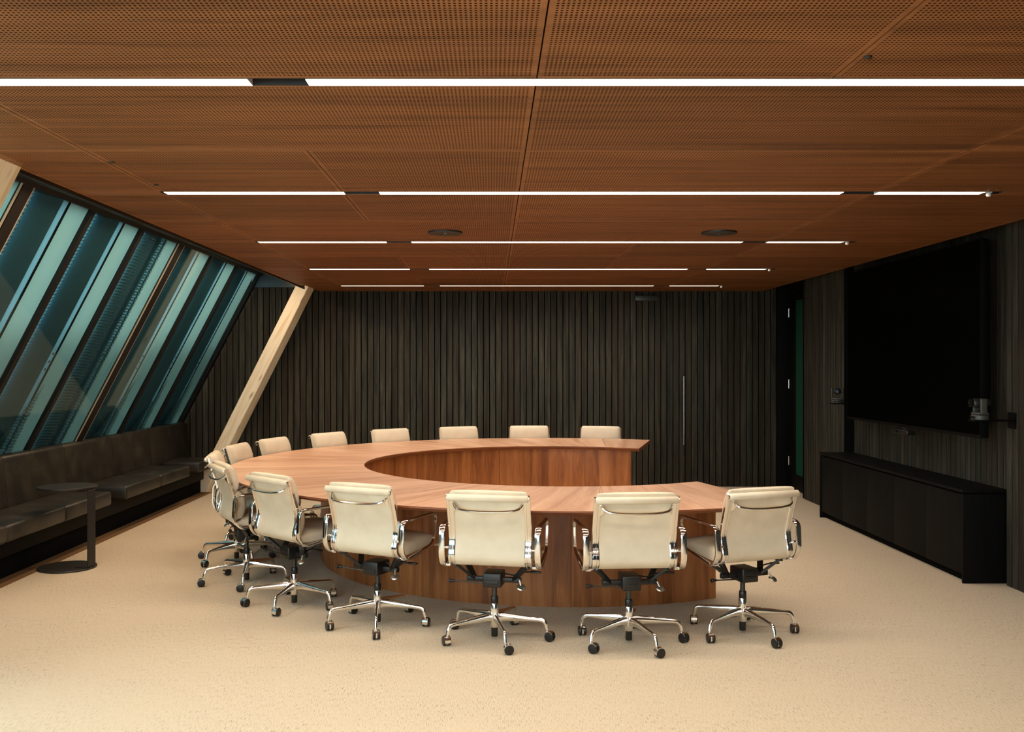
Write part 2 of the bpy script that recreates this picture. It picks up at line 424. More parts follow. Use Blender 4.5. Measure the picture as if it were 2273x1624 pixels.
rows = [(2.13, 3.14-SL, D_), (3.14+SL, 4.14, A), (4.14, 5.157-SL, B), (5.157+SL, 6.15, B), (6.15, 7.21-SL, A), (7.21+SL, 8.18, D_),
        (8.18, 9.23-SL, E_), (9.23+SL, 10.19, A), (10.19, 11.16-SL, B), (11.16+SL, 11.97, A),
        (1.12+SL, 2.13, A), (0.1, 1.12-SL, D_), (-0.9+SL, 0.1, A), (-1.9, -0.9-SL, B), (-2.9+SL, -1.9, A), (-3.58, -2.9-SL, A)]
for ya, yb, js in rows:
    xs = [XL if ya < 11 else -2.19] + js + [XCR]
    for k in range(len(xs)-1): ceil_panel(xs[k], xs[k+1], ya, yb)
# infill beyond the ends of the light slots so that the slot strip is closed
for y in LIGHT_Y:
    for xa, xb in ((XL if y < 11 else -2.19, -1.80), (2.77, XCR)):
        m = MB(); m.box(xa, xb, y-SL+JOINT-0.003, y+SL-JOINT+0.003, ZC, ZC+0.018)
        m.build('ceiling_strip', M['ceil_plain'], ceiling)

# --- slats
SP, SWD, SD = 0.0777, 0.0650, 0.030
slat_meshes = {}
def slat_x(x0, y, z0, z1, parent, zr=None):
    """slat of the back wall; front face at y, left edge at x0; zr = top height at its right edge"""
    if zr is None: zr = z1
    key = ('x', round(z0,3), round(z1,3), round(zr,3)) 
    if key not in slat_meshes:
        m = MB(); w = SWD; c = 0.002
        p = [(0,0,z0),(w,0,z0),(w,SD,z0),(0,SD,z0),(0,0,z1),(w,0,zr),(w,SD,zr),(0,SD,z1)]
        m.v = p
        for q in ((0,3,2,1),(4,5,6,7),(0,1,5,4),(1,2,6,5),(2,3,7,6),(3,0,4,7)): m.face(q)
        o = m.build('slat', M['slat'], parent); slat_meshes[key] = o.data
    else:
        o = part('slat', slat_meshes[key], parent)
    o.location = (x0, y, 0); return o
def slat_y(y0, x, z0, z1, parent):
    key = ('y', round(z0,3), round(z1,3))
    if key not in slat_meshes:
        m = MB(); m.box(0, SD, 0, SWD, z0, z1); o = m.build('slat', M['slat'], parent); slat_meshes[key] = o.data
    else: o = part('slat', slat_meshes[key], parent)
    o.location = (x, y0, 0); return o

# back wall
m = MB(); m.quad([(-4.35,YB+SD+0.004,0),(4.2,YB+SD+0.004,0),(4.2,YB+SD+0.004,2.74),(-4.35,YB+SD+0.004,2.74)])
m.box(-4.35, 4.2, YB+SD+0.005, YB+0.2, 0, 2.74)
wall_back = struct(m.build('wall_back', M['backing']))
m = MB(); m.box(1.763, 1.763+11*SP-0.012, YB+SD-0.002, YB+SD+0.003, 0.004, 2.60)
door_2 = struct(m.build('door_2', M['black_panel']))
k = -75
while True:
    x0 = 1.763 + k*SP
    k += 1
    if x0 < -4.02: continue
    if x0 + SWD > 3.72: break
    zt = 2.62; zr = 2.62
    if x0 < -2.42:
        zt = min(2.53, 0.80+(x0+3.93)/0.524); zr = min(2.53, 0.80+(x0+SWD+3.93)/0.524)
        if zr < 0.3: continue
        zt = max(zt, 0.2)
    indoor = 1.76 <= x0 < 1.763+11*SP-0.01
    slat_x(x0, YB, 0.004, zt, door_2 if indoor else wall_back, zr)
# pull handle and closer of the concealed door
m = MB(); hx = 2.43
m.tube([(hx, YB-0.05, 0.535), (hx, YB-0.05, 1.405)], 0.0095, 12)
for z in (0.60, 1.345): m.tube([(hx, YB-0.05, z), (hx-0.012, YB-0.001, z)], 0.007, 8)
m.build('pull_handle', M['satin'], door_2, smooth=40)['label'] = 'tall steel bar handle'
m = MB(); m.box(1.815, 2.11, YB-0.045, YB-0.001, 2.362, 2.428, bev=0.004)
m.build('door_closer', M['dark_grey'], door_2, smooth=40)['label'] = 'grey door closer'
# teal spandrel above the low slats at the far left
m = MB(); m.box(-3.05, -2.40, YB+0.002, YB+0.02, 2.535, 2.74)
m.build('spandrel', M['teal_spandrel'], wall_back)

# right wall: near wall, TV recess, far pier, door recess
m = MB()
m.box(XR+SD+0.003, XR+0.3, Y0R, 6.62, 0, 2.74)
m.box(3.67+SD+0.003, XR+0.3, 6.62, 9.68, 0, 2.74)
m.box(XR+SD+0.003, XR+0.3, 9.68, 10.96, 0, 2.74)
wall_right = struct(m.build('wall_right', M['backing']))
y = 6.62-SWD
while y > 4.0:
    slat_y(y, XR, 0.004, 2.62, wall_right); y -= SP
m = MB(); m.box(XR, XR+SD, Y0R, y+SP-0.015, 0.004, 2.62); m.build('wall_lining', M['wall_plain'], wall_right)
y = 6.645
while y + SWD < 9.66:
    slat_y(y, 3.67, 0.004, 2.62, wall_right); y += SP
y = 9.685
while y + SWD < 10.97:
    slat_y(y, XR, 0.004, 2.62, wall_right); y += SP
# returns of the recess
m = MB(); m.box(XR+0.002, XR+0.12, 9.672, 9.682, 0.004, 2.62); m.build('recess_return', M['black_panel'], wall_right)
m = MB(); m.box(XR+0.002, XR+0.12, 10.962, 10.972, 0.004, 2.62); m.build('recess_return', M['black_panel'], wall_right)

# glass door in its recess at the far right corner
XD = 3.73
m = MB(); m.box(XR+0.005, XD+0.08, 11.92, YB-0.01, 0.002, 2.60, bev=0.003)
struct(m.build('trim_1', M['black_panel'], smooth=40))                    # post between back wall and door
door_1 = struct(empty('door_1', (XD, 11.0, 0)))
def dbox(name, x0, x1, y0, y1, z0, z1, mat, bev=0.002):
    m = MB(); m.box(x0, x1, y0-11.0, y1-11.0, z0, z1, bev=bev); return m.build(name, mat, door_1, smooth=40)
dbox('hinge_stile', 0, 0.045, 11.66, 11.86, 0.01, 2.42, M['black_panel'])
dbox('lock_stile', 0, 0.045, 10.98, 11.06, 0.01, 2.42, M['black_panel'])
dbox('bottom_rail', 0, 0.045, 11.062, 11.658, 0.01, 0.20, M['black_panel'])
dbox('top_rail', 0, 0.045, 11.062, 11.658, 2.34, 2.42, M['black_panel'])
dbox('pane', 0.015, 0.03, 11.062, 11.658, 0.201, 2.339, M['green_glass'], 0)
for z in (0.35, 1.31, 2.2):
    m = MB(); m.tube([(-0.008, 0.866, z-0.055), (-0.008, 0.866, z+0.055)], 0.008, 8); m.build('hinge', M['satin'], door_1, smooth=40)
dbox('head_panel', 0, 0.05, 10.98, 11.9, 2.43, 2.62, M['black_panel'])
m = MB(); m.box(XD+0.06, XD+0.30, 10.975, 12.2, 0, 2.74)
struct(m.build('wall_door_recess', M['backing']))

# rear wall behind the camera, with a window
m = MB()
m.box(-4.4, -3.9, Y0R-0.15, Y0R, 0, 2.86); m.box(0.6, 4.2, Y0R-0.15, Y0R, 0, 2.86)
m.box(-3.9, 0.6, Y0R-0.15, Y0R, 0, 0.45); m.box(-3.9, 0.6, Y0R-0.15, Y0R, 2.3, 2.86)
struct(m.build('wall_rear', M['wall_plain']))
wr = struct(empty('window_17', (-0.9, Y0R-0.08, 0.45)))
for i in range(3):
    m = MB(); x = -3.0+i*1.5
    m.box(x+0.03, x+1.5-0.03, -0.005, 0.005, 0.03, 1.82); m.build('pane', M['clear_glass'], wr)
m = MB()
for a in range(4):
    x = -3.0+a*1.5; x += 0.01 if a == 0 else (-0.01 if a == 3 else 0)
    m.box(x-0.03, x+0.03, -0.04, 0.04, 0, 1.85)
for a in range(3):
    x = -3.0+a*1.5
    m.box(x+0.03, x+1.5-0.03, -0.04, 0.04, 0, 0.03); m.box(x+0.03, x+1.5-0.03, -0.04, 0.04, 1.82, 1.85)
m.build('window_frame', M['frame'], wr)

# left: knee wall, soffit, sloped windows
m = MB(); m.box(-4.30, -4.02, Y0R, 12.03, 0, 0.70)
struct(m.build('wall_left', M['black_panel']))
m = MB(); m.box(-3.06, -2.255, Y0R, YB-0.002, 2.70, 2.738)
m.box(-2.275, -2.262, Y0R, 11.44, 2.462, 2.70)
struct(m.build('trim_2', M['soffit']))                                    # dark soffit beside the ceiling edge
m = MB()
def gbox(m, l0, l1, y0, y1, n0, n1, mi=0):
    p = [G(l0,y0,n0),G(l1,y0,n0),G(l1,y1,n0),G(l0,y1,n0),G(l0,y0,n1),G(l1,y0,n1),G(l1,y1,n1),G(l0,y1,n1)]
    b = len(m.v); m.v += p
    for q in ((0,1,2,3),(4,7,6,5),(0,4,5,1),(1,5,6,2),(2,6,7,3),(3,7,4,0)): m.face([b+i for i in q], mi)
gbox(m, L0-0.12, L0, Y0R, YB-0.005, -0.06, 0.06); gbox(m, L1, L1+0.12, Y0R, YB-0.005, -0.035, 0.06)
struct(m.build('trim_3', M['frame']))                                     # sill and head of the glazing
MUL = [11.95 - 0.99*k for k in range(16)]
for k in range(15):
    yf, yn = MUL[k], MUL[k+1]                   # far and near mullion of this bay
    w = struct(empty('window_%d' % (k+1), G(L0, (yf+yn)/2, 0)))
    inv = Vector(w.location)
    def loc(m): m.v = [tuple(Vector(p)-inv) for p in m.v]; return m
    heavy = (k % 3 == 2)
    m = MB(); hw = 0.062 if heavy else 0.03
    gbox(m, L0, L1, yn-hw, yn+hw, -0.014, 0.02)
    loc(m).build('mullion', M['frame'], w)
    if heavy:
        m = MB(); gbox(m, L0, L1, yn+hw+0.002, yn+hw+0.016, -0.012, -0.001); loc(m).build('mullion_trim', M['pale_trim'], w)
        m = MB(); gbox(m, L0, L1, yn-hw-0.020, yn-hw-0.012, -0.012, -0.001); loc(m).build('mullion_trim', M['pale_trim'], w)
    if k == 0:
        m = MB(); gbox(m, L0, L1, yf-0.03, yf+0.07, -0.014, 0.02); loc(m).build('mullion', M['frame'], w)
    hf = 0.062 if (k % 3 == 0 and k > 0) else 0.03
    m = MB(); gbox(m, L0, L1, yn+hw+0.0175, yf-hf-0.021, 0.0, 0.008); loc(m).build('pane', M['glass'], w)

# ------------------------------------------------------------------ facade fins outside the sloped glass
def perf_grid(m, P, ls, ss, keep=None, hole=0.60, mi=0):
    """staggered sheet of cells with hexagonal holes. P(l,s)->point"""
    nl = len(ls)-1; ns = len(ss)-1
    for i in range(nl):
        for j in range(ns):
            la, lb = ls[i], ls[i+1]; sa, sb = ss[j], ss[j+1]
            off = (sb-sa)/2 if i % 2 else 0.0
            sa += off; sb += off
            if keep and not keep((la+lb)/2, (sa+sb)/2): continue
            lc, sc = (la+lb)/2, (sa+sb)/2
            hl, hs = (lb-la)/2, (sb-sa)/2
            out = [(la,sa),(la,sc),(la,sb),(lb,sb),(lb,sc),(lb,sa)]
            k = hole
            inn = [(lc-hl*k*0.55,sc-hs*k),(lc-hl*k*1.1,sc),(lc-hl*k*0.55,sc+hs*k),(lc+hl*k*0.55,sc+hs*k),(lc+hl*k*1.1,sc),(lc+hl*k*0.55,sc-hs*k)]
            b = len(m.v)
            m.v += [P(*q) for q in out] + [P(*q) for q in inn]
            for q in range(6):
                r = (q+1) % 6
                m.face((b+q, b+r, b+6+r, b+6+q), mi)
ORD = ['bay beside the far slatted wall', 'second bay from the far slatted wall', 'third bay from the far slatted wall', 'fourth bay from the far slatted wall',
       'fifth bay from the far slatted wall', 'sixth bay from the far slatted wall', 'seventh bay from the far slatted wall', 'bay beside the nearer pine brace']
def lrange(a, b, step):
    n = max(1, int(round((b-a)/step))); return [a+(b-a)*i/n for i in range(n+1)]
for k in range(8):
    yf, yn = MUL[k], MUL[k+1]
    root = empty('facade_fin', G(L0, (yf+yn)/2, 0.15)); inv = Vector(root.location)
    tag(root, 'folded teal facade fin outside the sloped glass, ' + ORD[k], 'facade fin', 'facade fins outside the sloped windows')
    def loc(m): m.v = [tuple(Vector(p)-inv) for p in m.v]; return m
    W = yf-yn; yn += 0.11*W
    if k == 0: W *= 0.90
    def prof(s):                                # outward offset of the curved sheet
        t = max(0.0, min(1.0, (s-0.02)/0.46)); return 0.04+0.045*math.sin(t*PI)**1.2
    lt, lb_ = L1+0.25, L0-0.35
    wide = (k in (3,))                           # this bay is perforated over its whole width
    # curved sheet
    s0 = 0.17 if not wide else 0.42
    m = MB(); ss = [s0+(0.50-s0)*i/10 for i in range(11)]
    for i in range(10):
        a, b = ss[i], ss[i+1]
        m.quad([G(lb_, yn+a*W, prof(a)), G(lt, yn+a*W, prof(a)), G(lt, yn+b*W, prof(b)), G(lb_, yn+b*W, prof(b))])
    bm = bmesh.new(); me = bpy.data.meshes.new('t'); me.from_pydata(m.v, [], m.f); bm.from_mesh(me); bmesh.ops.remove_doubles(bm, verts=bm.verts, dist=1e-5)
    m2 = MB(); m2.add_bm(bm); bpy.data.meshes.remove(me)
    loc(m2).build('curved_sheet', M['fin_dark'], root, smooth=60)
    # sheet added to keep the holes dark; daylight slips in past its near edge
    m = MB(); gbox(m, lb_, lt, yn+0.10*W, yn+0.52*W, 0.200, 0.206)
    gbox(m, lb_, lt, yn+0.514*W, yn+0.52*W, 0.058, 0.1995)
    loc(m).build('light_block_sheet', M['fin_block'], root)
    # perforated margin
    P = lambda l, s: G(l, yn+s*W, prof(s))
    m = MB(); perf_grid(m, P, lrange(lb_, lt, 0.029), lrange(0.0, s0-0.01, 0.021))
    loc(m).build('perforated_margin', M['fin_perf'], root)['kind'] = 'stuff'
    # bright folded strip and flat frosted panel
    m = MB()
    gbox(m, lb_, lt, yn+0.49*W, yn+0.60*W, 0.050, 0.056)
    loc(m).build('folded_strip', M['fin_edge'], root)
    m = MB(); gbox(m, lb_, lt, yn+0.602*W, yn+0.611*W, 0.046, 0.062); gbox(m, lb_, lt, yn+0.622*W, yn+0.630*W, 0.046, 0.062); gbox(m, lb_, lt, yn+0.6112*W, yn+0.6218*W, 0.054, 0.060)
    loc(m).build('joint_line', M['frame'], root)
    m = MB(); gbox(m, lb_, lt, yn+0.632*W, yn+1.0*W, 0.050, 0.056)
    loc(m).build('frosted_panel', M['fin_light'], root)
    for dl in (-0.045, 0.0, 0.045):
        m = MB()
        q = Vector(G(0.83+dl*1.6, yn+0.565*W, 0.0495))
        nrm = Vector((0.886, 0, -0.464)); rot = nrm.to_track_quat('Z', 'Y').to_matrix()
        m.lathe([(0.010,0),(0.010,0.004),(0.006,0.006)], 12, center=tuple(q), xf=lambda p: rot @ p)
        loc(m).build('bolt', M['dark_grey'], root, smooth=40)
    # perforated skirt that widens towards the sill
    Pk = lambda l, s: G(l, yn+s*W, 0.034)
    top = 0.62 if k < 5 else 0.95
    def keep(l, s):
        f = max(0.0, (top-l)/(top-L0+0.3)); return s > 0.66-0.60*f and s < 0.66+0.05*f and f > 0
    if not wide:
        m = MB(); perf_grid(m, Pk, lrange(lb_, top, 0.029), lrange(0.14, 0.70, 0.021), keep)
    else:
        m = MB(); perf_grid(m, Pk, lrange(lb_, lt, 0.029), lrange(0.44, 0.62, 0.021))
    loc(m).build('perforated_skirt', M['fin_perf'], root)['kind'] = 'stuff'
    # outer perforated sheet that shades the lower half
    Po = lambda l, s: G(l, yn+s*W, 0.28)
    m = MB(); perf_grid(m, Po, lrange(lb_, 1.05, 0.05), lrange(0.0, 0.965, 0.04), hole=0.42)
    loc(m).build('outer_perforated_sheet', M['fin_perf'], root)['kind'] = 'stuff'

# ------------------------------------------------------------------ pine braces
def brace(y0, y1, label, top=2.62, bot=0.0):
    xr = lambda z: -2.235-0.5*(ZC-z); wd = 0.165
    root = empty('timber_brace', (xr(bot)-wd/2, (y0+y1)/2, bot)); inv = Vector(root.location)
    tag(root, label, 'brace')
    m = MB()
    b = 0.006
    sec = [(xr(0)-wd+b, y0), (xr(0)-b, y0), (xr(0), y0+b), (xr(0), y1-b), (xr(0)-b, y1), (xr(0)-wd+b, y1), (xr(0)-wd, y1-b), (xr(0)-wd, y0+b)]
    n = len(sec)
    def pt(q, z): return tuple(Vector((q[0]+0.5*z, q[1], z))-inv)
    per = [0]
    for i in range(n):
        a, c = sec[i], sec[(i+1) % n]; per.append(per[-1]+math.hypot(a[0]-c[0], a[1]-c[1]))
    for i in range(n):
        a, c = sec[i], sec[(i+1) % n]
        m.quad([pt(a,bot), pt(c,bot), pt(c,top), pt(a,top)], 0, [(bot*1.118,per[i]),(bot*1.118,per[i+1]),(top*1.118,per[i+1]),(top*1.118,per[i])])
    m.quad([pt(q,bot) for q in reversed(sec)]); m.quad([pt(q,top) for q in sec])
    o = m.build('beam', M['pine'], root)
brace(11.50, 11.86, 'pale knotty pine brace leaning in front of the far slatted wall')
brace(4.13, 4.50, 'pine brace at the upper left corner, mostly cut off by the frame', )

# ------------------------------------------------------------------ conference table
TX, TY, TZ = 0.538, 7.98, 0.725
R_IN, R_OUT = 1.60, 2.685
table = empty('conference_table', (TX, TY, 0))
tag(table, 'large horseshoe shaped conference table in reddish brown wood veneer', 'table')
seams = [-124.5, -112, -97, -80.5, -63.5, -46.5, -29, -11, 11, 29, 46.5, 63.5, 80.5, 97, 112, 124.5]
def ang(phi, r): return math.radians(180 + phi*(1-0.064*(r-1.6)/1.085))
def pol(r, a, z): return (r*math.cos(a), r*math.sin(a), z)
def tp(phi, r, z):                              # seams run straight from the inner to the outer rim
    p, q = Vector(pol(R_IN, ang(phi, R_IN), z)), Vector(pol(R_OUT, ang(phi, R_OUT), z))
    return tuple(p.lerp(q, (r-R_IN)/(R_OUT-R_IN)))
for i in range(len(seams)-1):
    a0, a1 = seams[i]+0.02, seams[i+1]-0.02
    n = 8; m = MB(); ztop, zlip, zbot = TZ, TZ-0.010, TZ-0.032
    rr = [R_IN+(R_OUT-R_IN)*q/4 for q in range(5)]
    for s in range(n):
        p0, p1 = a0+(a1-a0)*s/n, a0+(a1-a0)*(s+1)/n
        for q in range(4):
            ra, rb = rr[q], rr[q+1]
            m.quad([tp(p0,ra,ztop), tp(p0,rb,ztop), tp(p1,rb,ztop), tp(p1,ra,ztop)], 0,
                   [(ra,math.radians(p0)*ra*0+math.radians(p0)*2.1),(rb,math.radians(p0)*2.1),(rb,math.radians(p1)*2.1),(ra,math.radians(p1)*2.1)])
        # outer lip, undercut bevel, underside
        R = R_OUT; Rb = R_OUT-0.05; I = R_IN; Ib = R_IN+0.03
        t0, t1 = math.radians(p0)*R, math.radians(p1)*R
        u = lambda v: [(t0,v),(t0,v+0.03),(t1,v+0.03),(t1,v)]
        m.quad([tp(p0,R,ztop), tp(p0,R,zlip), tp(p1,R,zlip), tp(p1,R,ztop)], 1, u(0))
        m.quad([tp(p0,R,zlip), tp(p0,Rb,zbot), tp(p1,Rb,zbot), tp(p1,R,zlip)], 1, u(0.1))
        m.quad([tp(p0,Rb,zbot), tp(p0,Ib,zbot), tp(p1,Ib,zbot), tp(p1,Rb,zbot)], 1, u(0.2))
        m.quad([tp(p0,Ib,zbot), tp(p0,I,zlip), tp(p1,I,zlip), tp(p1,Ib,zbot)], 1, u(0.3))
        m.quad([tp(p0,I,zlip), tp(p0,I,ztop), tp(p1,I,ztop), tp(p1,I,zlip)], 1, u(0.4))
    for ph, rev in ((a0, False), (a1, True)):
        pts = [tp(ph,R_IN,ztop), tp(ph,R_IN,zlip), tp(ph,R_IN+0.03,zbot), tp(ph,R_OUT-0.05,zbot), tp(ph,R_OUT,zlip), tp(ph,R_OUT,ztop)]
        uv = [(0,0),(0,.02),(0.03,.04),(1.05,.04),(1.1,.02),(1.1,0)]
        if rev: pts.reverse(); uv.reverse()
        m.quad(pts, 1, uv)
    m.build('tabletop_panel', [M['table_top'], M['table_edge']], table)
# plinth: vertical veneer panels outside and inside, and the two end panels
BI, BO, ZT = 1.68, 1.95, TZ-0.034
bseams = [-117.2, -104, -89, -74, -59, -44, -29, -14.5, 0, 14.5, 29, 44, 59, 74, 89, 104, 119]
for i in range(len(bseams)-1):
    for rad, nm, outward in ((BO, 'outer_panel', 1), (BI, 'inner_panel', -1)):
        p0, p1 = bseams[i]+0.04, bseams[i+1]-0.04
        if i == 0: p0 = bseams[0] + (0 if outward > 0 else -3.0)
        if i == len(bseams)-2: p1 = bseams[-1] + (0 if outward > 0 else 1.2)
        m = MB(); n = 6; rb = rad-outward*0.018
        for s in range(n):
            t0, t1 = math.radians(180+p0+(p1-p0)*s/n), math.radians(180+p0+(p1-p0)*(s+1)/n)
            uv = [(t0*rad,0),(t1*rad,0),(t1*rad,ZT),(t0*rad,ZT)]
            f = [pol(rad,t0,0), pol(rad,t1,0), pol(rad,t1,ZT), pol(rad,t0,ZT)]
            if outward < 0: f.reverse(); uv.reverse()
            m.quad(f, 0, uv)
            g = [pol(rb,t1,0), pol(rb,t0,0), pol(rb,t0,ZT), pol(rb,t1,ZT)]
            m.quad(g if outward > 0 else list(reversed(g)), 0, uv)
        for t in (math.radians(180+p0), math.radians(180+p1)):
            m.quad([pol(rad,t,0), pol(rb,t,0), pol(rb,t,ZT), pol(rad,t,ZT)], 0, [(0,0),(.018,0),(.018,ZT),(0,ZT)])
        m.build(nm, M['table_base'], table, smooth=30)
for sgn in (-1, 1):
    m = MB()
    t0, t1 = math.radians(180+sgn*(120.2-0.1)), math.radians(180+sgn*((119 if sgn > 0 else 117.2)-0.1))
    a, b = Vector(pol(BI+0.018,t0,0)), Vector(pol(BO-0.018,t1,0))
    d = Vector((-(b-a).y, (b-a).x, 0)).normalized()*0.018
    if d.x > 0: d = -d
    z = Vector((0,0,ZT))
    q = [a,b,b+z,a+z]; r = [p+d for p in q]
    uv = [(0,0),(.24,0),(.24,ZT),(0,ZT)]
    m.quad(q if sgn > 0 else q[::-1], 0, uv if sgn > 0 else uv[::-1]); m.quad(r[::-1] if sgn > 0 else r, 0, uv[::-1] if sgn > 0 else uv)
    for i in range(4): m.quad([q[i], q[(i+1)%4], r[(i+1)%4], r[i]], 0, [(0,0),(.02,0),(.02,.02),(0,.02)])
    m.build('end_panel', M['table_base'], table)
m = MB()
n = 60
for s in range(n):
    t0, t1 = [math.radians(180-117.2+236*(s+j)/n) for j in (0,1)]
    m.quad([pol(BI+0.02,t0,ZT-0.002), pol(BO-0.02,t0,ZT-0.002), pol(BO-0.02,t1,ZT-0.002), pol(BI+0.02,t1,ZT-0.002)])
m.build('plinth_cap', M['black_panel'], table)

# ------------------------------------------------------------------ swivel chair
CP = catmull([(-.195,.853),(-.165,.76),(-.137,.668),(-.126,.62),(-.128,.575),(-.142,.525),(-.14,.487),(-.105,.456),(-.05,.449),(.05,.455),(.2,.468),(.29,.476),(.325,.470),(.335,.452)], 5)
CL = [0]
for i in range(1, len(CP)): CL.append(CL[-1]+math.hypot(CP[i][0]-CP[i-1][0], CP[i][1]-CP[i-1][1]))
def at_len(s):
    if s <= 0:
        a, b = CP[0], CP[1]; d = CL[1]; f = s/d; i = 0
    else:
        i = 0
        while i < len(CL)-2 and CL[i+1] < s: i += 1
        f = (s-CL[i])/(CL[i+1]-CL[i]); a, b = CP[i], CP[i+1]
    p = (a[0]+(b[0]-a[0])*f, a[1]+(b[1]-a[1])*f)
    j0, j1 = max(i-1,0), min(i+2, len(CP)-1)
    t = Vector((CP[j1][0]-CP[j0][0], CP[j1][1]-CP[j0][1])).normalized()
    return p, (t[1], -t[0])                     # point and outward (rear/below) normal
def rounded_spread(n):
    return [0.5-0.5*math.cos(PI*i/n) for i in range(n+1)]
def pad_mesh(s0, s1, width, thick, base, p=3.2, n=16, mcount=14, taper=0.0, crown=0.12):
    m = MB(); us = rounded_spread(n); vs = rounded_spread(mcount)
    f = lambda t: max(0.0, 1-abs(2*t-1)**p)**(1/p)
    def pt(u, v, h):
        s = s0+(s1-s0)*u; q, nn = at_len(s)
        ff = f(u); g = max(0.0, 1-abs(2*v-1)**6)**(1/4)
        w = width*(0.93+0.07*ff)
        x = (v-0.5)*w
        off = base + h*thick*ff*g*(1-crown+crown*math.sin(PI*v))
        return (x, q[0]-nn[0]*off, q[1]-nn[1]*off)
    for h in (1.0, -0.12):
        b = len(m.v)
        for u in us:
            for v in vs: m.v.append(pt(u, v, h))
        k = len(vs)
        for i in range(n):
            for j in range(mcount):
                q = (b+i*k+j, b+i*k+j+1, b+(i+1)*k+j+1, b+(i+1)*k+j)
                m.face(q if h > 0 else q[::-1])
    return m

chair0 = empty('swivel_chair')
UPPER = ('sling','upper_back_pad','lower_back_pad','seat_pad','top_roll','roll_cap','side_frame','back_bar','armrest')
def cpart(m, name, mat, smooth=35, label=None):
    if name in UPPER: m.v = [(p[0], p[1], p[2]-0.018) for p in m.v]
    o = m.build(name, mat, chair0, smooth=smooth)
    if label: o['label'] = label
    return o
# stretched leather sling behind and below the pads
m = MB(); b = 0
sec = [(-.200,-.004),(.200,-.004),(.200,.003),(-.200,.003)]
m.sweep_yz(CP, sec); cpart(m, 'sling', M['leather'], 30)
cpart(pad_mesh(-0.016, 0.174, 0.440, 0.066, 0.010, p=2.7), 'upper_back_pad', M['leather'], 60)
cpart(pad_mesh(0.178, 0.385, 0.425, 0.084, 0.010, p=2.7), 'lower_back_pad', M['leather'], 60)
cpart(pad_mesh(0.405, 0.868, 0.415, 0.066, 0.010, p=3.0, n=20), 'seat_pad', M['leather'], 60)
m = MB()
m.lathe([(0.0135,-.226),(0.019,-.220),(0.0195,0),(0.019,.220),(0.0135,.226)], 18, center=(0,-.207,.838), xf=lambda p: Vector((p.z, p.y, p.x)))
cpart(m, 'top_roll', M['leather'], 50)
for sx in (-1, 1):
    m = MB(); m.lathe([(0.010,0.0),(0.010,0.004),(0.004,0.006)], 12, center=(sx*.226,-.207,.838), xf=lambda p, sx=sx: Vector((sx*p.z, p.y, p.x)))
    cpart(m, 'roll_cap', M['chrome'])
RS = [(-.019,-.010),(.019,-.010),(.019,.006),(.015,.009),(.006,.009),(.0035,.003),(-.0035,.003),(-.006,.009),(-.015,.009),(-.019,.006)]
for sx in (-1, 1):
    m = MB(); m.sweep_yz(CP, RS, x=sx*0.214); cpart(m, 'side_frame', M['chrome'], 30)
# hand bar across the back
m = MB()
half = [(.192,-.186,.808),(.185,-.200,.795),(.172,-.214,.783),(.145,-.226,.775),(.10,-.233,.770),(.05,-.236,.768)]
pts = half + [(0,-.237,.767)] + [(-x,y,z) for x,y,z in reversed(half)]
m.tube(catmull(pts, 4), 0.0075, 10)
for sx in (-1, 1):
    q = [(sx*.197,-.197,.825),(sx*.178,-.199,.792),(sx*.180,-.190,.770),(sx*.197,-.178,.752)]
    bq = [(x, y+0.006, z) for x, y, z in q]
    m.quad(q); m.quad(bq[::-1])
    for i in range(4): m.quad([q[i], bq[i], bq[(i+1)%4], q[(i+1)%4]])
cpart(m, 'back_bar', M['chrome'])
# arm loops
loop = fillet([(-.105,.440),(-.158,.500),(-.150,.668),(.235,.672),(.200,.490)], [.05,.05,.045,.05,.05], 7)
def arm_sec():
    return [(-.016,-.004),(-.012,-.0062),(.012,-.0062),(.016,-.004),(.016,.004),(.012,.0062),(-.012,.0062),(-.016,.004)]
def arm_scale(t, n=None):
    # rear part of the loop is a wide flat band, the front a slimmer rod
    return (1, 1)
for sx in (-1, 1):
    m = MB(); n = len(loop)
    sec = arm_sec(); k = len(sec); base = 0
    for i in range(n):
        p0, p1 = loop[(i-1) % n], loop[(i+1) % n]
        t = Vector((p1[0]-p0[0], p1[1]-p0[1])).normalized(); nx, nz = t[1], -t[0]
        w = 1.0 if loop[i][0] < -0.05 else max(0.56, 1.0-0.44*(loop[i][0]+0.05)/0.22)
        th = 1.0 if loop[i][0] < -0.05 else 1.15
        for a, c in sec: m.v.append((sx*(0.268)+a*w, loop[i][0]+nx*c*th, loop[i][1]+nz*c*th))
    for i in range(n):
        j = (i+1) % n
        for q in range(k):
            r = (q+1) % k; m.face((i*k+q, i*k+r, j*k+r, j*k+q))
    m.box(min(sx*.230, sx*.262), max(sx*.230, sx*.262), -.158, -.140, .548, .560, bev=0.003)
    m.box(min(sx*.230, sx*.262), max(sx*.230, sx*.262), -.105, -.088, .440, .454, bev=0.003)
    cpart(m, 'armrest', M['chrome'], 32)
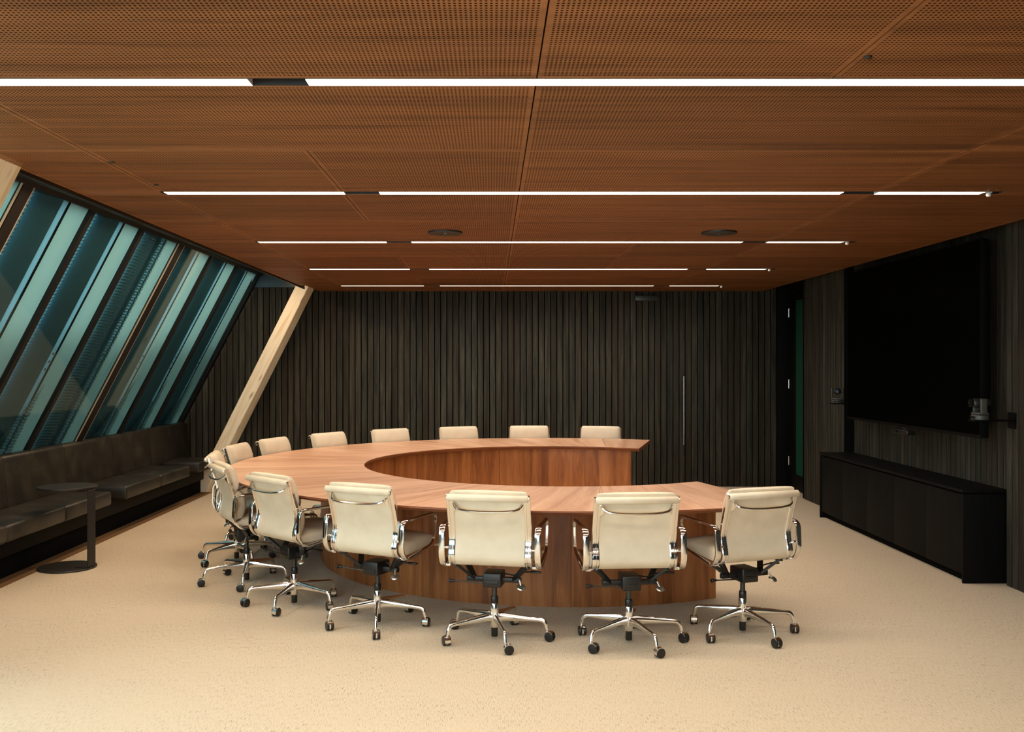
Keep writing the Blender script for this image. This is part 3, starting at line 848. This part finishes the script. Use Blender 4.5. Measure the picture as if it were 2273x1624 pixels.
# tilt mechanism
m = MB()
m.box(-.052,.052,-.080,.055,.305,.385, bev=0.008)
m.box(-.034,.034,-.0835,-.079,.325,.342, bev=0.001)
cpart(m, 'tilt_housing', M['black_plastic'], 40)
m = MB()
m.box(-.155,.155,-.028,.000,.326,.354, bev=0.004)
for sx in (-1, 1):
    def strut(a, b, w, h):
        a, b = Vector(a), Vector(b); d = (b-a); L_ = d.length; rot = d.to_track_quat('X', 'Z').to_matrix()
        m.box(0, L_, -w/2, w/2, -h/2, h/2, xf=lambda p: a + rot @ p)
    strut((sx*.112,-.014,.338), (sx*.198,-.085,.430), .030, .014)
    strut((sx*.112,-.010,.338), (sx*.196,.110,.434), .034, .012)
    m.box(sx*.20-.012, sx*.20+.012, -.09, .125, .416, .428, bev=0.003)
cpart(m, 'seat_spider', M['black_plastic'], 40)
m = MB()
m.tube([(-.05,-.045,.322),(-.235,-.060,.332)], .0042, 8); cpart(m, 'tension_rod', M['dark_grey'])
m = MB()
m.lathe([(.006,-.022),(.008,-.014),(.008,0),(.0125,.002),(.0125,.010),(.010,.013)], 14, center=(-.236,-.060,.332), xf=lambda p: Vector((-p.z, p.y, p.x)))
cpart(m, 'tension_knob', M['black_plastic'])
m = MB(); m.tube([(.150,-.040,.345),(.160,-.055,.318)], .005, 8)
rt = Matrix.Rotation(math.radians(28), 3, 'X') @ Matrix.Rotation(math.radians(10), 3, 'Y')
m.lathe([(.022,-.003),(.026,0),(.022,.005),(.006,.007)], 20, center=(.162,-.060,.311), xf=lambda p: rt @ p)
cpart(m, 'tilt_knob', M['satin'])
m = MB(); m.tube(catmull([(.05,.01,.370),(.11,.012,.362),(.16,.016,.378),(.215,.02,.382)], 4), .0045, 8)
m.box(.205,.262,.008,.034,.376,.386, bev=0.004); cpart(m, 'height_lever', M['black_plastic'])
m = MB(); m.lathe([(.0145,.240),(.0145,.308)], 16); cpart(m, 'gas_column', M['dark_grey'])
m = MB(); m.lathe([(.020,.203),(.0215,.206),(.0215,.238),(.019,.243),(.016,.244)], 18); cpart(m, 'column_collar', M['black_plastic'])
m = MB(); m.lathe([(.021,.068),(.0235,.075),(.0245,.13),(.0235,.196),(.021,.203)], 20); cpart(m, 'base_hub', M['chrome'], 40)
m = MB(); m.lathe([(.017,.016),(.019,.020),(.019,.068)], 18); cpart(m, 'column_tip', M['black_plastic'])
# legs: shared mesh pointing +y, then turned
m = MB()
lp = catmull([(.015,.122),(.05,.126),(.15,.122),(.245,.116),(.275,.110),(.287,.095),(.292,.078),(.296,.062)], 4)
n = 12; 
for i, q in enumerate(lp):
    p0, p1 = lp[max(i-1,0)], lp[min(i+1,len(lp)-1)]
    t = Vector((p1[0]-p0[0], p1[1]-p0[1])).normalized(); nx, nz = -t[1], t[0]
    y = q[0]
    hh = 0.030-0.0175*min(1, y/0.22); ww = 0.0135-0.003*min(1, y/0.22)
    if y > 0.28: hh = 0.0115; ww = 0.0115
    for j in range(n):
        a = 2*PI*j/n
        ca, sa = math.cos(a), math.sin(a)
        # flattened top, rounder keel below
        m.v.append((ww*ca*(1 if sa < 0 else 0.9), q[0]+nx*hh*sa, q[1]+nz*hh*sa))
for i in range(len(lp)-1):
    for j in range(n):
        r = (j+1) % n; m.face((i*n+j, i*n+r, (i+1)*n+r, (i+1)*n+j))
m.face(list(range(n))[::-1]); m.face([(len(lp)-1)*n+j for j in range(n)])
legs = []
o = cpart(m, 'base_leg', M['chrome'], 50); legs.append(o)
for k in range(4): legs.append(part('base_leg', o.data, chair0))
# caster: chrome stem and hood with two black wheels
m = MB(); m.lathe([(.0075,.050),(.0075,.054),(.005,.055),(.005,.060),(.0085,.061),(.0085,.064)], 12)
hood = []
for i in range(11):
    a = math.radians(-20+170*i/10); hood.append((0.018+0.0285*math.cos(a)*-1, 0.0275+0.0285*math.sin(a)))
for i in range(10):
    (ya, za), (yb, zb) = hood[i], hood[i+1]
    ca = Vector((ya-0.018, za-0.0275))*0.90; cb = Vector((yb-0.018, zb-0.0275))*0.90
    w = 0.0165
    A0, A1 = (-w, ya, za), (w, ya, za); B0, B1 = (-w, yb, zb), (w, yb, zb)
    a0, a1 = (-w, 0.018+ca.x, 0.0275+ca.y), (w, 0.018+ca.x, 0.0275+ca.y); b0, b1 = (-w, 0.018+cb.x, 0.0275+cb.y), (w, 0.018+cb.x, 0.0275+cb.y)
    m.quad([A0,A1,B1,B0]); m.quad([a1,a0,b0,b1]); m.quad([A0,B0,b0,a0]); m.quad([B1,A1,a1,b1])
m.box(-.0045,.0045,0.0,0.034,.012,.050)
caster = m.build('caster', M['chrome'], None, smooth=50); 
wm = MB()
wm.lathe([(.019,-.0075),(.0245,-.0065),(.0268,-.003),(.0268,.003),(.0245,.0065),(.019,.0075)], 22, xf=lambda p: Vector((p.z, p.x, p.y)))
wheel = wm.build('wheel', M['black_plastic'], caster, smooth=40); wheel.location = (-.0135, .018, .0268)
w2 = part('wheel', wheel.data, caster); w2.location = (.0135, .018, .0268)
caster.parent = chair0
casters = [caster]
def dup_part(o, parent):
    c = o.copy(); C.objects.link(c); c.parent = parent
    for ch in list(o.children): dup_part(ch, c)
    return c
for k in range(4): casters.append(dup_part(caster, chair0))
def dup_thing(root):
    r = root.copy(); C.objects.link(r)
    for ch in list(root.children): dup_part(ch, r)
    return r
def set_base(root, base_deg, head, rng):
    ls = [c for c in root.children if c.name.startswith('base_leg')]
    cs = [c for c in root.children if c.name.startswith('caster')]
    for k in range(5):
        a = math.radians(base_deg+72*k)-head            # local angle measured from +x
        ls[k].rotation_euler = (0, 0, a-PI/2)
        cs[k].location = (0.296*math.cos(a), 0.296*math.sin(a), 0)
        cs[k].rotation_euler = (0, 0, rng.uniform(0, 2*PI))
# angle round the table, radius of the column, base angle, label
CH = [
 (289.8, 2.680, 2,   'cream leather swivel chair, rightmost of the near row, back to the camera'),
 (274.7, 2.725, 3,   'cream leather swivel chair seen from behind, second from the right in the near row'),
 (258.8, 2.695, 65,  'cream leather swivel chair seen squarely from behind, third from the right in the near row'),
 (242.5, 2.640, -13, 'cream leather swivel chair seen from behind, fourth from the right, left of the square one'),
 (226.2, 2.615, 42,  'cream leather swivel chair at the near left curve, turned to show its right arm loop'),
 (208.5, 2.600, 64,  'cream leather swivel chair in side view at the left curve'),
 (190.9, 2.605, 20,  'cream leather swivel chair at the leftmost end, its top peeking over'),
 (174.0, 2.605, 10,  'cream swivel chair whose tilted headrest stands right before the pine brace foot'),
 (159.6, 2.605, 40,  'cream swivel chair on the far left curve, next right of the pine brace foot'),
 (142.7, 2.605, 25,  'cream swivel chair behind the far rim, fifth headrest from the table end'),
 (126.1, 2.605, 55,  'cream swivel chair behind the far rim, fourth headrest from the table end'),
 (109.2, 2.605, 5,   'cream swivel chair behind the far rim, third headrest from the table end'),
 (92.4,  2.605, 30,  'cream swivel chair behind the far rim, second headrest from the table end'),
 (75.7,  2.605, 50,  'cream swivel chair behind the far rim, headrest nearest the far table end'),
]
rng = random.Random(11)
roots = [chair0] + [dup_thing(chair0) for _ in range(len(CH)-1)]
for root, (deg, rad, base, label) in zip(roots, CH):
    a = math.radians(deg)
    root.location = (TX+rad*math.cos(a), TY+rad*math.sin(a), 0)
    head = a+PI-PI/2                                    # local +y looks at the table centre
    root.rotation_euler = (0, 0, head)
    tag(root, label, 'chair', 'cream swivel chairs around the table')
    set_base(root, base, head, rng)

# ------------------------------------------------------------------ banquette along the window
bench = empty('banquette', (-3.6, 8.8, 0)); binv = Vector(bench.location)
tag(bench, 'long dark worn leather banquette built in under the sloped windows', 'bench')
def bpart(name, m, mat, smooth=40):
    m.v = [tuple(Vector(p)-binv) for p in m.v]; return m.build(name, mat, bench, smooth=smooth)
BY0 = 5.62
m = MB(); m.box(-4.0, -3.54, BY0, 11.498, 0.0, 0.16); m.box(-4.0,-3.66, 11.498, 11.99, 0.0, 0.16); bpart('kick_board', m, M['backing'])
m = MB(); m.box(-4.0, -3.50, BY0, 11.495, 0.162, 0.305, bev=0.004); m.box(-4.0,-3.66, 11.4955, 11.99, 0.162, 0.305, bev=0.004); bpart('seat_deck', m, M['black_panel'])
def cushion(y0, y1, x0, x1, z0, z1, r):
    m = MB(); m.box(x0, x1, y0, y1, z0, z1, bev=r); return m
for ya, yb in ((5.66,6.568),(6.572,7.468),(7.472,8.37),(8.71,9.618),(9.622,10.54),(10.88,11.49)):
    m = cushion(ya, yb, -3.80, -3.36, 0.307, 0.43, 0.022); bpart('seat_cushion', m, M['nubuck'])
for ya, yb in ((5.64,6.43),(6.434,7.488),(7.492,8.548),(8.552,9.608),(9.612,10.668),(10.672,11.99)):
    m = MB()
    sec = fillet([(-3.815,.31),(-3.868,.825),(-3.955,.830),(-3.975,.31)], [.01,.035,.03,.01], 5)
    n = len(sec); e = 0.008
    for y, k in ((ya, 0.0), (ya+e, 1.0), (yb-e, 1.0), (yb, 0.0)):
        for x, z in sec:
            cx, cz = -3.90, .56
            f = 1.0 if k else 0.975
            m.v.append((cx+(x-cx)*f, y, cz+(z-cz)*(f if k else 0.992)))
    for i in range(3):
        for q in range(n):
            r = (q+1) % n; m.face((i*n+q, (i+1)*n+q, (i+1)*n+r, i*n+r))
    m.face(list(range(n))); m.face([3*n+q for q in reversed(range(n))])
    bpart('back_cushion', m, M['nubuck'], 40)

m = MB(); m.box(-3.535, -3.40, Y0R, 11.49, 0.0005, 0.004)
struct(m.build('seat_shadow_strip', M['seat_shadow']))                             # thin strip coloured as the shadow below the bench seat
# ------------------------------------------------------------------ black C-shaped side table
st = empty('side_table', (-3.235, 7.21, 0), 0.0)
tag(st, 'black metal C-shaped side table with round top beside the dark bench', 'side table')
m = MB(); m.lathe([(.205,0.0),(.212,.003),(.212,.010),(.208,.014)], 48); m.build('foot_disc', M['black_metal'], st, smooth=40)
m = MB(); m.lathe([(.210,.609),(.213,.611),(.213,.622),(.211,.624)], 48); m.build('table_top', M['black_metal'], st, smooth=40)
m = MB()
pth = fillet([(.10,.0165),(.206,.0165),(.206,.6065),(.12,.6065)], .022, 6, closed=False)
w = .044
for i in range(len(pth)-1):
    (xa, za), (xb, zb) = pth[i], pth[i+1]
    d = Vector((xb-xa, zb-za)).normalized(); nn = Vector((d[1], -d[0]))*0.005
    for sgn in (1, -1):
        q = [(xa+nn[0]*sgn, -w, za+nn[1]*sgn), (xa+nn[0]*sgn, w, za+nn[1]*sgn), (xb+nn[0]*sgn, w, zb+nn[1]*sgn), (xb+nn[0]*sgn, -w, zb+nn[1]*sgn)]
        m.quad(q if sgn > 0 else q[::-1])
    for yy in (-w, w):
        m.quad([(xa+nn[0],yy,za+nn[1]), (xb+nn[0],yy,zb+nn[1]), (xb-nn[0],yy,zb-nn[1]), (xa-nn[0],yy,za-nn[1])])
m.build('upright', M['black_metal'], st, smooth=40)
st.rotation_euler = (0, 0, math.radians(-12))

# ------------------------------------------------------------------ media cabinet
cab = empty('media_cabinet', (3.50, 8.15, 0))
tag(cab, 'long low black stained cabinet with five doors under the wall display', 'cabinet')
cinv = Vector(cab.location)
def cbox(name, x0, x1, y0, y1, z0, z1, mat, bev=0.002):
    m = MB(); m.box(x0-cinv[0], x1-cinv[0], y0-cinv[1], y1-cinv[1], z0, z1, bev=bev); return m.build(name, mat, cab, smooth=40)
M['cab_wood'] = wood('black_stained_oak', (lin(7,7,7), lin(12,12,12), lin(19,18,17)), (40, 40, 2.0), rough=0.6, coord='Object', rand=0.12, spec=0.1, bump=0.08)
CY0, CY1 = 6.69, 9.62
cbox('top', 3.325, 3.665, CY0, CY1, .640, .660, M['cab_wood'])
cbox('end_panel', 3.330, 3.665, CY0, CY0+0.02, 0.0, .630, M['cab_wood'])
cbox('end_panel', 3.330, 3.665, CY1-0.02, CY1, 0.0, .630, M['cab_wood'])
cbox('carcass', 3.362, 3.66, CY0+0.022, CY1-0.022, .062, .638, M['backing'], 0)
cbox('plinth', 3.385, 3.65, CY0+0.022, CY1-0.022, 0.0, .060, M['backing'], 0)
dw = (CY1-CY0-0.044)/5
for i in range(5):
    cbox('door', 3.340, 3.360, CY0+0.022+i*dw+0.002, CY0+0.022+(i+1)*dw-0.002, .062, .625, M['cab_wood'])

# ------------------------------------------------------------------ wall display
tv = empty('wall_display', (3.50, 8.05, 1.02))
tag(tv, 'very large black flat wall display above the low cabinet', 'display')
m = MB(); m.box(0.004, 0.055, -1.278, 1.278, 0.0, 1.432, bev=0.006); m.build('display_case', M['matt_black'], tv, smooth=40)
m = MB(); m.box(0.0, 0.0038, -1.268, 1.268, 0.022, 1.423); m.build('screen', M['screen'], tv)
m = MB()
for y0, y1, z0, z1 in ((-1.28,1.28,-0.003,0.021),(-1.28,1.28,1.424,1.436),(-1.28,-1.269,0.0215,1.4235),(1.269,1.28,0.0215,1.4235)):
    m.box(-0.003, 0.0035, y0, y1, z0, z1)
m.build('bezel', M['matt_black'], tv)
m = MB(); m.box(0.056, 0.168, -0.6, 0.6, 0.35, 1.0); m.build('wall_mount', M['backing'], tv)

# ------------------------------------------------------------------ conference cameras
def ptz(loc, heading, arm, label):
    r = empty('conference_camera', loc, heading); tag(r, label, 'camera', 'conference cameras beside the display')
    m = MB(); m.lathe([(.054,0),(.058,.004),(.058,.030),(.052,.036)], 28); m.build('base', M['grey_plastic'], r, smooth=40)
    m = MB(); m.box(-.03,.03,-.0605,-.050,.010,.026, bev=0.003); m.build('sensor_window', M['lens'], r, smooth=40)
    m = MB()
    for sx in (-1, 1):
        m.box(sx*.050-.008, sx*.050+.008, -.024, .024, .040, .148, bev=0.0075)
    m.box(-.052,.052,-.038,.038,.0365,.052, bev=0.006); m.build('yoke', M['grey_plastic'], r, smooth=40)
    m = MB(); m.lathe([(.026,-.062),(.029,-.058),(.029,-.03),(.034,-.025),(.034,.03),(.030,.05),(.027,.054)], 22, center=(0,0,.117), xf=lambda p: Vector((p.x, -p.z, p.y))); hd = m.build('camera_head', M['dark_grey'], r, smooth=40)
    m = MB(); m.lathe([(.026,.0),(.030,.002),(.030,.010),(.020,.012),(.016,.006)], 22, center=(0,-.060,.117), xf=lambda p: Vector((p.x, -p.z, p.y))); m.build('lens', M['lens'], r, smooth=40)
    # bracket out to the wall, in world directions
    inv = Matrix.Rotation(-heading, 3, 'Z')
    m = MB()
    m.box(-.06, arm, -.05, .05, -.010, -.001, xf=lambda p: inv @ p); m.box(arm-.008, arm, -.05, .05, -.06, .05, xf=lambda p: inv @ p)
    m.build('bracket', M['matt_black'], r)
ptz((3.455, 9.47, 1.165), math.radians(-22), 3.599-3.455, 'small grey conference camera facing the room beside the far edge of the display')
ptz((3.375, 6.545, 1.165), math.radians(-90), 3.599-3.375, 'grey conference camera in side view before the near edge of the display')
wc = empty('webcam', (3.47, 8.02, 0.985)); tag(wc, 'small black camera bar under the bottom edge of the display', 'camera')
m = MB(); m.box(-.02,.05,-.15,.15,-.022,.014, bev=0.008); m.build('camera_body', M['black_plastic'], wc, smooth=40)
m = MB(); m.lathe([(.010,0),(.012,.002),(.012,.005),(.006,.006)], 16, center=(-.020,.04,-.004), xf=lambda p: Vector((-p.z, p.y, p.x))); m.build('lens', M['lens'], wc, smooth=40)
m = MB(); m.box(.02,.045,-.03,.03,.0145,.030); m.build('clip', M['black_metal'], wc)

# ------------------------------------------------------------------ linear ceiling lights
LAB = ['broad front linear ceiling light running across the top of the picture', 'second linear ceiling light, behind the broad front one',
       'third linear ceiling light, just behind the two round speakers', 'fourth linear ceiling light, thin line second from the far wall',
       'fifth linear ceiling light, closest to the far slatted wall', 'linear ceiling light just ahead of the camera, above the frame',
       'linear ceiling light behind the camera', 'linear ceiling light nearest the rear window']
for y, lab in zip(LIGHT_Y, LAB):
    r = empty('linear_light', (0.48, y, ZC)); tag(r, lab, 'light', 'linear lights across the ceiling')
    def lb(m, x0, x1, y0, y1, z0, z1): m.box(x0-0.48, x1-0.48, y0, y1, z0, z1)
    m = MB(); w = 0.0385
    lb(m, -1.80, 2.768, -w, -w+0.0025, 0.0, 0.05); lb(m, -1.80, 2.768, w-0.0025, w, 0.0, 0.05)
    lb(m, -1.80, 2.768, -w+0.003, w-0.003, 0.030, 0.05)
    lb(m, -1.80, -1.797, -w+0.003, w-0.003, 0.0, 0.03); lb(m, 2.765, 2.768, -w+0.003, w-0.003, 0.0, 0.03)
    m.build('housing', M['slot_metal'], r)
    for xa, xb in ((-1.777,-0.803), (-0.612,1.905), (2.095,2.67)):
        m = MB(); lb(m, xa, xb, -w+0.0035, w-0.0035, -0.002, 0.028); m.mi[0] = 1; m.build('diffuser', [M['white'], M['diffuser']], r)
    m = MB(); lb(m, 2.69, 2.72, -.012, .012, 0.0, 0.029)
    m.lathe([(.003,-.012),(.010,-.009),(.0135,0),(.012,.008),(.006,.012)], 16, center=(2.705-0.48, 0, -0.010))
    m.build('sensor', M['white'], r, smooth=40)['label'] = 'small white sensor ball'

# warm cove light hidden in the pocket between the ceiling edge and the glass
r = empty('cove_light', (-2.64, 7.75, 2.66)); tag(r, 'long concealed cove light in the dark pocket between ceiling edge and sloped glass', 'light')
m = MB(); m.box(-.045,.045,-4.0,3.46,.006,.038); m.build('housing', M['backing'], r)
m = MB(); m.box(-.035,.035,-3.98,3.44,-.004,.0055); m.mi[0] = 1; m.build('diffuser', [M['white'], M['cove']], r)

# ------------------------------------------------------------------ ceiling speakers and fixings
for x, y, lab in ((-0.33, 6.67, 'round dark ceiling speaker left of centre'), (1.60, 6.67, 'round dark ceiling speaker right of centre')):
    r = empty('ceiling_speaker', (x, y, ZC)); tag(r, lab, 'speaker', 'round ceiling speakers')
    m = MB(); m.lathe([(.118,-.012),(.122,-.011),(.124,-.006),(.124,-.0005)], 40); m.build('grille', M['black_metal'], r, smooth=40)
    m = MB(); m.box(-.007,.007,-.003,.003,-.0135,-.0122); m.build('badge', M['satin'], r)
for x, y, lab in ((1.143, 2.88, 'small round cover cap in the ceiling at upper right'), (-1.755, 4.37, 'small round cover cap in the ceiling at left, nearer one'), (-1.745, 4.92, 'small round cover cap in the ceiling at left, beside the second light')):
    r = empty('cover_cap', (x, y, ZC)); tag(r, lab, 'ceiling cap', 'small ceiling cover caps')
    m = MB(); m.lathe([(.010,-.006),(.013,-.004),(.013,-.0005)], 16); m.build('cap_disc', M['dark_grey'], r, smooth=40)
